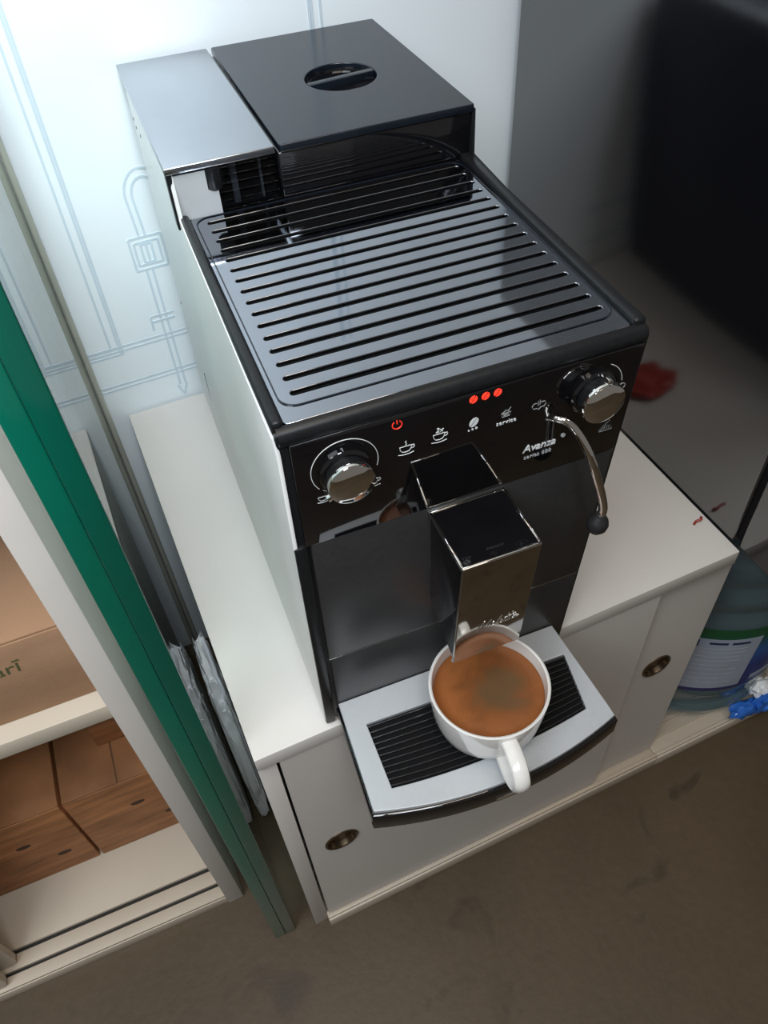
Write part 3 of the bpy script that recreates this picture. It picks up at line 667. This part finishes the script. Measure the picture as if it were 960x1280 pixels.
        for ln in st:
            sp_ = spline([(a+0.28*b, b, 0) for a, b in ln], 5)
            tube_into(bm, [(0.0945+k*p.x, yf-0.0006-0.0030*(zt-(0.1495+k*p.y*0.85))/(zt-zb-0.006), 0.1495+k*p.y*0.85) for p in sp_], 0.00022, 5)
        o = from_bm('engraved_script', bm, 'engrave', fp); o['label'] = 'engraved brand script'
    script()
    # steam wand
    w_ = thing('steam_wand', '', '', (0, 0, 0)); w_.parent = t; w_.location = (0, 0, 0)
    for q in ('label', 'category'): del w_[q]
    path = spline([(0.1600, -0.0010, 0.2605), (0.1632, -0.0075, 0.2635), (0.1694, -0.0120, 0.2605), (0.1776, -0.0190, 0.2450), (0.1862, -0.0240, 0.2190), (0.1930, -0.0258, 0.1960), (0.1935, -0.0260, 0.1860)], 8)
    tube('wand_tube', path, [0.0018+0.0012*min(1, i/28) for i in range(len(path))], 'chrome', w_, 16)
    bm = lathe_bm([(0, -0.0075), (0.0040, -0.0066), (0.0066, -0.0030), (0.0072, 0.0005), (0.0062, 0.0040), (0.0042, 0.0066), (0.0034, 0.0090), (0, 0.0090)], 28)
    kb = from_bm('grip_knob', bm, 'black_matte', w_); kb.data.transform(Matrix.Translation((0.1920, -0.0258, 0.1790)) @ Matrix.Rotation(math.radians(8), 4, 'Y'))
    kb['label'] = 'black rubber wand grip'
    # drip tray
    d = thing('drip_tray', '', '', (0, 0, 0)); d.parent = t; d.location = (0, 0, 0)
    for q in ('label', 'category'): del d[q]
    def outline(inset=0.0, yb=-0.0015):
        pts = [(0.0092+inset, yb), (0.0052+inset, -0.0850+inset)]
        n = 18
        for k in range(n+1):
            u = k/n; x = 0.0052+inset + u*(0.1960-0.0052-2*inset)
            y = -0.0890+inset - 0.0150*(1-(2*u-1)**2)
            pts.append((x, y))
        pts += [(0.1960-inset, -0.0815+inset), (0.1922-inset, yb)]
        return pts
    plate('tray_body', [outline(-0.0010)], 0.0050, 0.0262, 'black_gloss', d, 0.0020)
    hole = [(0.0242, -0.0250), (0.0238, -0.0772)]
    for k in range(13):
        u = k/12; hole.append((0.0238+u*(0.1785-0.0238), -0.0772 - 0.0060*(1-(2*u-1)**2) + 0.0018*u))
    hole += [(0.1865, -0.0285)]
    cov = plate('tray_cover', [outline(0.0012), hole], 0.0262, 0.0302, 'silver', d, 0.0006); cov['label'] = 'silver frame of the drip tray'
    plate('grate_floor', [[(0.0225, -0.0235), (0.0222, -0.0845), (0.1800, -0.0845), (0.1880, -0.0265)]], 0.0264, 0.0268, 'gasket', d)
    for k in range(11):
        f = (k+0.5)/11; pts = []
        for j in range(13):
            u = j/12; yb_ = -0.0250 - 0.0035*u; yf_ = -0.0772 - 0.0060*(1-(2*u-1)**2) + 0.0018*u
            xa = 0.0242-0.0004*f; xb = 0.1865-0.008*f
            pts.append((xa+u*(xb-xa), yb_+f*(yf_-yb_), 0.0290))
        sl = tube('grate_slat', pts, 0.0007, 'slat', d, 6)
    bm = extrude_profile_bm([(0.092, 0.0085), (0.112, 0.0085), (0.112, 0.0125), (0.092, 0.0125)], 1, -0.1062, -0.1035, 0.0004); from_bm('tray_chrome_bar', bm, 'chrome', d)  # small chrome bar on the tray front
machine()

# ---------------------------------------------------------------- cup of coffee
def cup():
    c, s_ = math.cos(-0.0558), math.sin(-0.0558); lx, ly = 0.1072, -0.0540
    t = thing('coffee_cup', 'white porcelain cup full of coffee under the spout', 'cup', (c*lx-s_*ly, s_*lx+c*ly, 0.0303), -0.0558)
    prof = [(0, 0.0028), (0.024, 0.0028), (0.0250, 0.0004), (0.0275, 0.0000), (0.0300, 0.0012), (0.0345, 0.0055), (0.0375, 0.0120), (0.0396, 0.0220), (0.0410, 0.0350), (0.0420, 0.0480),
            (0.0419, 0.0500), (0.0409, 0.0508), (0.0398, 0.0500), (0.0394, 0.0480), (0.0384, 0.0350), (0.0370, 0.0220), (0.0345, 0.0120), (0.0310, 0.0075), (0.020, 0.0052), (0, 0.0050)]
    b = from_bm('cup_body', lathe_bm(prof, 64), 'porcelain', t)
    cf = from_bm('coffee', lathe_bm([(0, 0.0390), (0.030, 0.0390), (0.0378, 0.0391), (0.0386, 0.0396)], 64), 'coffee', t); cf['label'] = 'orange brown coffee with crema'
    # handle loop
    dx, dy = math.cos(math.radians(-97)), math.sin(math.radians(-97))
    ring = [(0.0395, 0.0415), (0.0490, 0.0435), (0.0610, 0.0415), (0.0672, 0.0325), (0.0635, 0.0210), (0.0520, 0.0135), (0.0370, 0.0120)]
    path = spline([(r*dx, r*dy, z) for r, z in ring], 8)
    bm = bmesh.new(); n = 12; P = path; side = Vector((-dy, dx, 0)); rings = []
    for i, p in enumerate(P):
        tn = (P[min(i+1, len(P)-1)]-P[max(i-1, 0)]).normalized(); nn = side.cross(tn)
        rings.append([bm.verts.new(p + side*0.0058*math.cos(2*math.pi*k/n) + nn*0.0034*math.sin(2*math.pi*k/n)) for k in range(n)])
    for A, B in zip(rings, rings[1:]):
        for k in range(n): bm.faces.new((A[k], A[(k+1) % n], B[(k+1) % n], B[k]))
    bm.faces.new(rings[0][::-1]); bm.faces.new(rings[-1])
    from_bm('handle', bm, 'porcelain', t)
cup()

# ---------------------------------------------------------------- water bottle
def bottle():
    cx, cy, zb = 0.5330, 0.1345, ZF+0.0242
    t = thing('water_bottle', 'large clear bluish water bottle below the refrigerator', 'bottle', (cx, cy, zb))
    R = 0.132
    prof = [(0, 0.012), (0.08, 0.010), (0.105, 0.0), (0.118, 0.003), (0.130, 0.016), (0.1335, 0.030), (0.130, 0.040), (0.128, 0.050), (0.1315, 0.062), (R, 0.075), (R, 0.215), (0.1300, 0.226), (0.1265, 0.234), (0.1265, 0.242), (0.1310, 0.252),
            (0.1315, 0.268), (0.1270, 0.280), (0.1265, 0.288), (0.1300, 0.296), (0.1290, 0.318), (0.110, 0.345), (0.070, 0.362), (0.035, 0.370), (0.028, 0.374), (0.028, 0.382)]
    from_bm('bottle_body', lathe_bm(prof, 80), 'pet', t)
    from_bm('water', lathe_bm([(0, 0.016), (0.112, 0.016), (0.124, 0.03), (0.124, 0.27), (0, 0.27)], 64), 'water', t)
    from_bm('cap', lathe_bm([(0.0, 0.372), (0.031, 0.372), (0.032, 0.392), (0.029, 0.397), (0, 0.397)], 40), 'cap', t)
    def wrap(name, r, a0, a1, z0, z1, m, par, n=40, skew=0.0):
        bm = bmesh.new(); A = []; B = []; Ai = []; Bi = []
        for k in range(n+1):
            a = math.radians(a0+(a1-a0)*k/n); c, s = math.cos(a), math.sin(a)
            A.append(bm.verts.new((r*c, r*s, z0+skew*k/n))); B.append(bm.verts.new((r*c, r*s, z1+skew*k/n)))
            Ai.append(bm.verts.new(((r-0.0003)*c, (r-0.0003)*s, z0+skew*k/n))); Bi.append(bm.verts.new(((r-0.0003)*c, (r-0.0003)*s, z1+skew*k/n)))
        for k in range(n):
            bm.faces.new((A[k], A[k+1], B[k+1], B[k])); bm.faces.new((Ai[k+1], Ai[k], Bi[k], Bi[k+1])); bm.faces.new((B[k], B[k+1], Bi[k+1], Bi[k])); bm.faces.new((A[k+1], A[k], Ai[k], Ai[k+1]))
        return from_bm(name, bm, m, par)
    lb = wrap('label_wrap', R+0.0010, 150, 420, 0.080, 0.214, 'label', t, 90); lb['label'] = 'green and blue wrap label'
    wrap('white_sticker', R+0.0016, 214, 262, 0.088, 0.196, 'lbl_white', lb, 24)
    for z, a0, a1 in ((0.186, 236, 245), (0.186, 247, 256), (0.176, 222, 256), (0.168, 222, 256), (0.159, 222, 254), (0.150, 222, 255), (0.141, 222, 250), (0.131, 222, 255), (0.121, 222, 254), (0.111, 222, 248), (0.101, 222, 255)):
        wrap('printed_line', R+0.0019, a0, a1, z, z+(0.004 if z > 0.18 else 0.0011), 'lbl_ink' if z > 0.18 else 'ink_grey', lb, 8)
    wrap('printed_figure', R+0.0019, 224, 226, 0.180, 0.193, 'lbl_ink', lb, 4); wrap('printed_figure', R+0.0019, 229, 231, 0.180, 0.193, 'lbl_ink', lb, 4)
    wrap('swoosh_stripe', R+0.0016, 268, 284, 0.092, 0.101, 'lbl_white', lb, 8)
    wrap('dark_swoosh', R+0.0016, 276, 310, 0.140, 0.178, 'lbl_ink', lb, 16, 0.03)
    wrap('pale_ring', R+0.0020, 281, 284, 0.138, 0.180, 'lbl_white', lb, 4)
bottle()

# ---------------------------------------------------------------- small things
b = crumple('plastic_bag', (0.0092, 0.044, 0.165), 'bag', None, (0, 0, 0.160), 3, 0.16, 5, 2.6, 0.0, True)
tag(b, 'crumpled white plastic bag squeezed between glass and cabinet', 'bag', (-0.0738, 0.185, ZF))
bw = thing('plastic_wrapper', 'crumpled blue and white plastic wrapper on the cabinet sill', 'wrapper', (0.560, -0.004, ZF+0.0265))
crumple('blue_film', (0.018, 0.010, 0.014), 'blue_film', bw, (-0.020, -0.002, 0.012), 5, 0.6, 3, 1.9, 0.0)
crumple('blue_film', (0.022, 0.012, 0.020), 'blue_film', bw, (0.016, -0.006, 0.016), 9, 0.6, 3, 1.9, 0.0)
crumple('white_film', (0.016, 0.012, 0.014), 'bag', bw, (0.012, 0.006, 0.032), 11, 0.6, 3, 1.9, 0.0)
rs = bmesh.new(); tube_into(rs, spline([(0, 0, 0.0012), (0.004, 0.002, 0.0016), (0.008, 0.001, 0.0030), (0.011, 0.004, 0.0016)], 5), [0.0012]*16, 8)
r = from_bm('red_scrap', rs, 'red'); tag(r, 'tiny dark red scrap on the cabinet edge by the refrigerator', 'scrap', (0.3800, 0.0400, 0.0))
rp = crumple('snack_packet', (0.030, 0.022, 0.009), 'red_pack', None, (0, 0, 0.0085), 15, 0.35, 3, 1.6, 0.0)
tag(rp, 'small red packet lying between the machine and the refrigerator', 'packet', (0.348, 0.207, 0.0), 0.6)
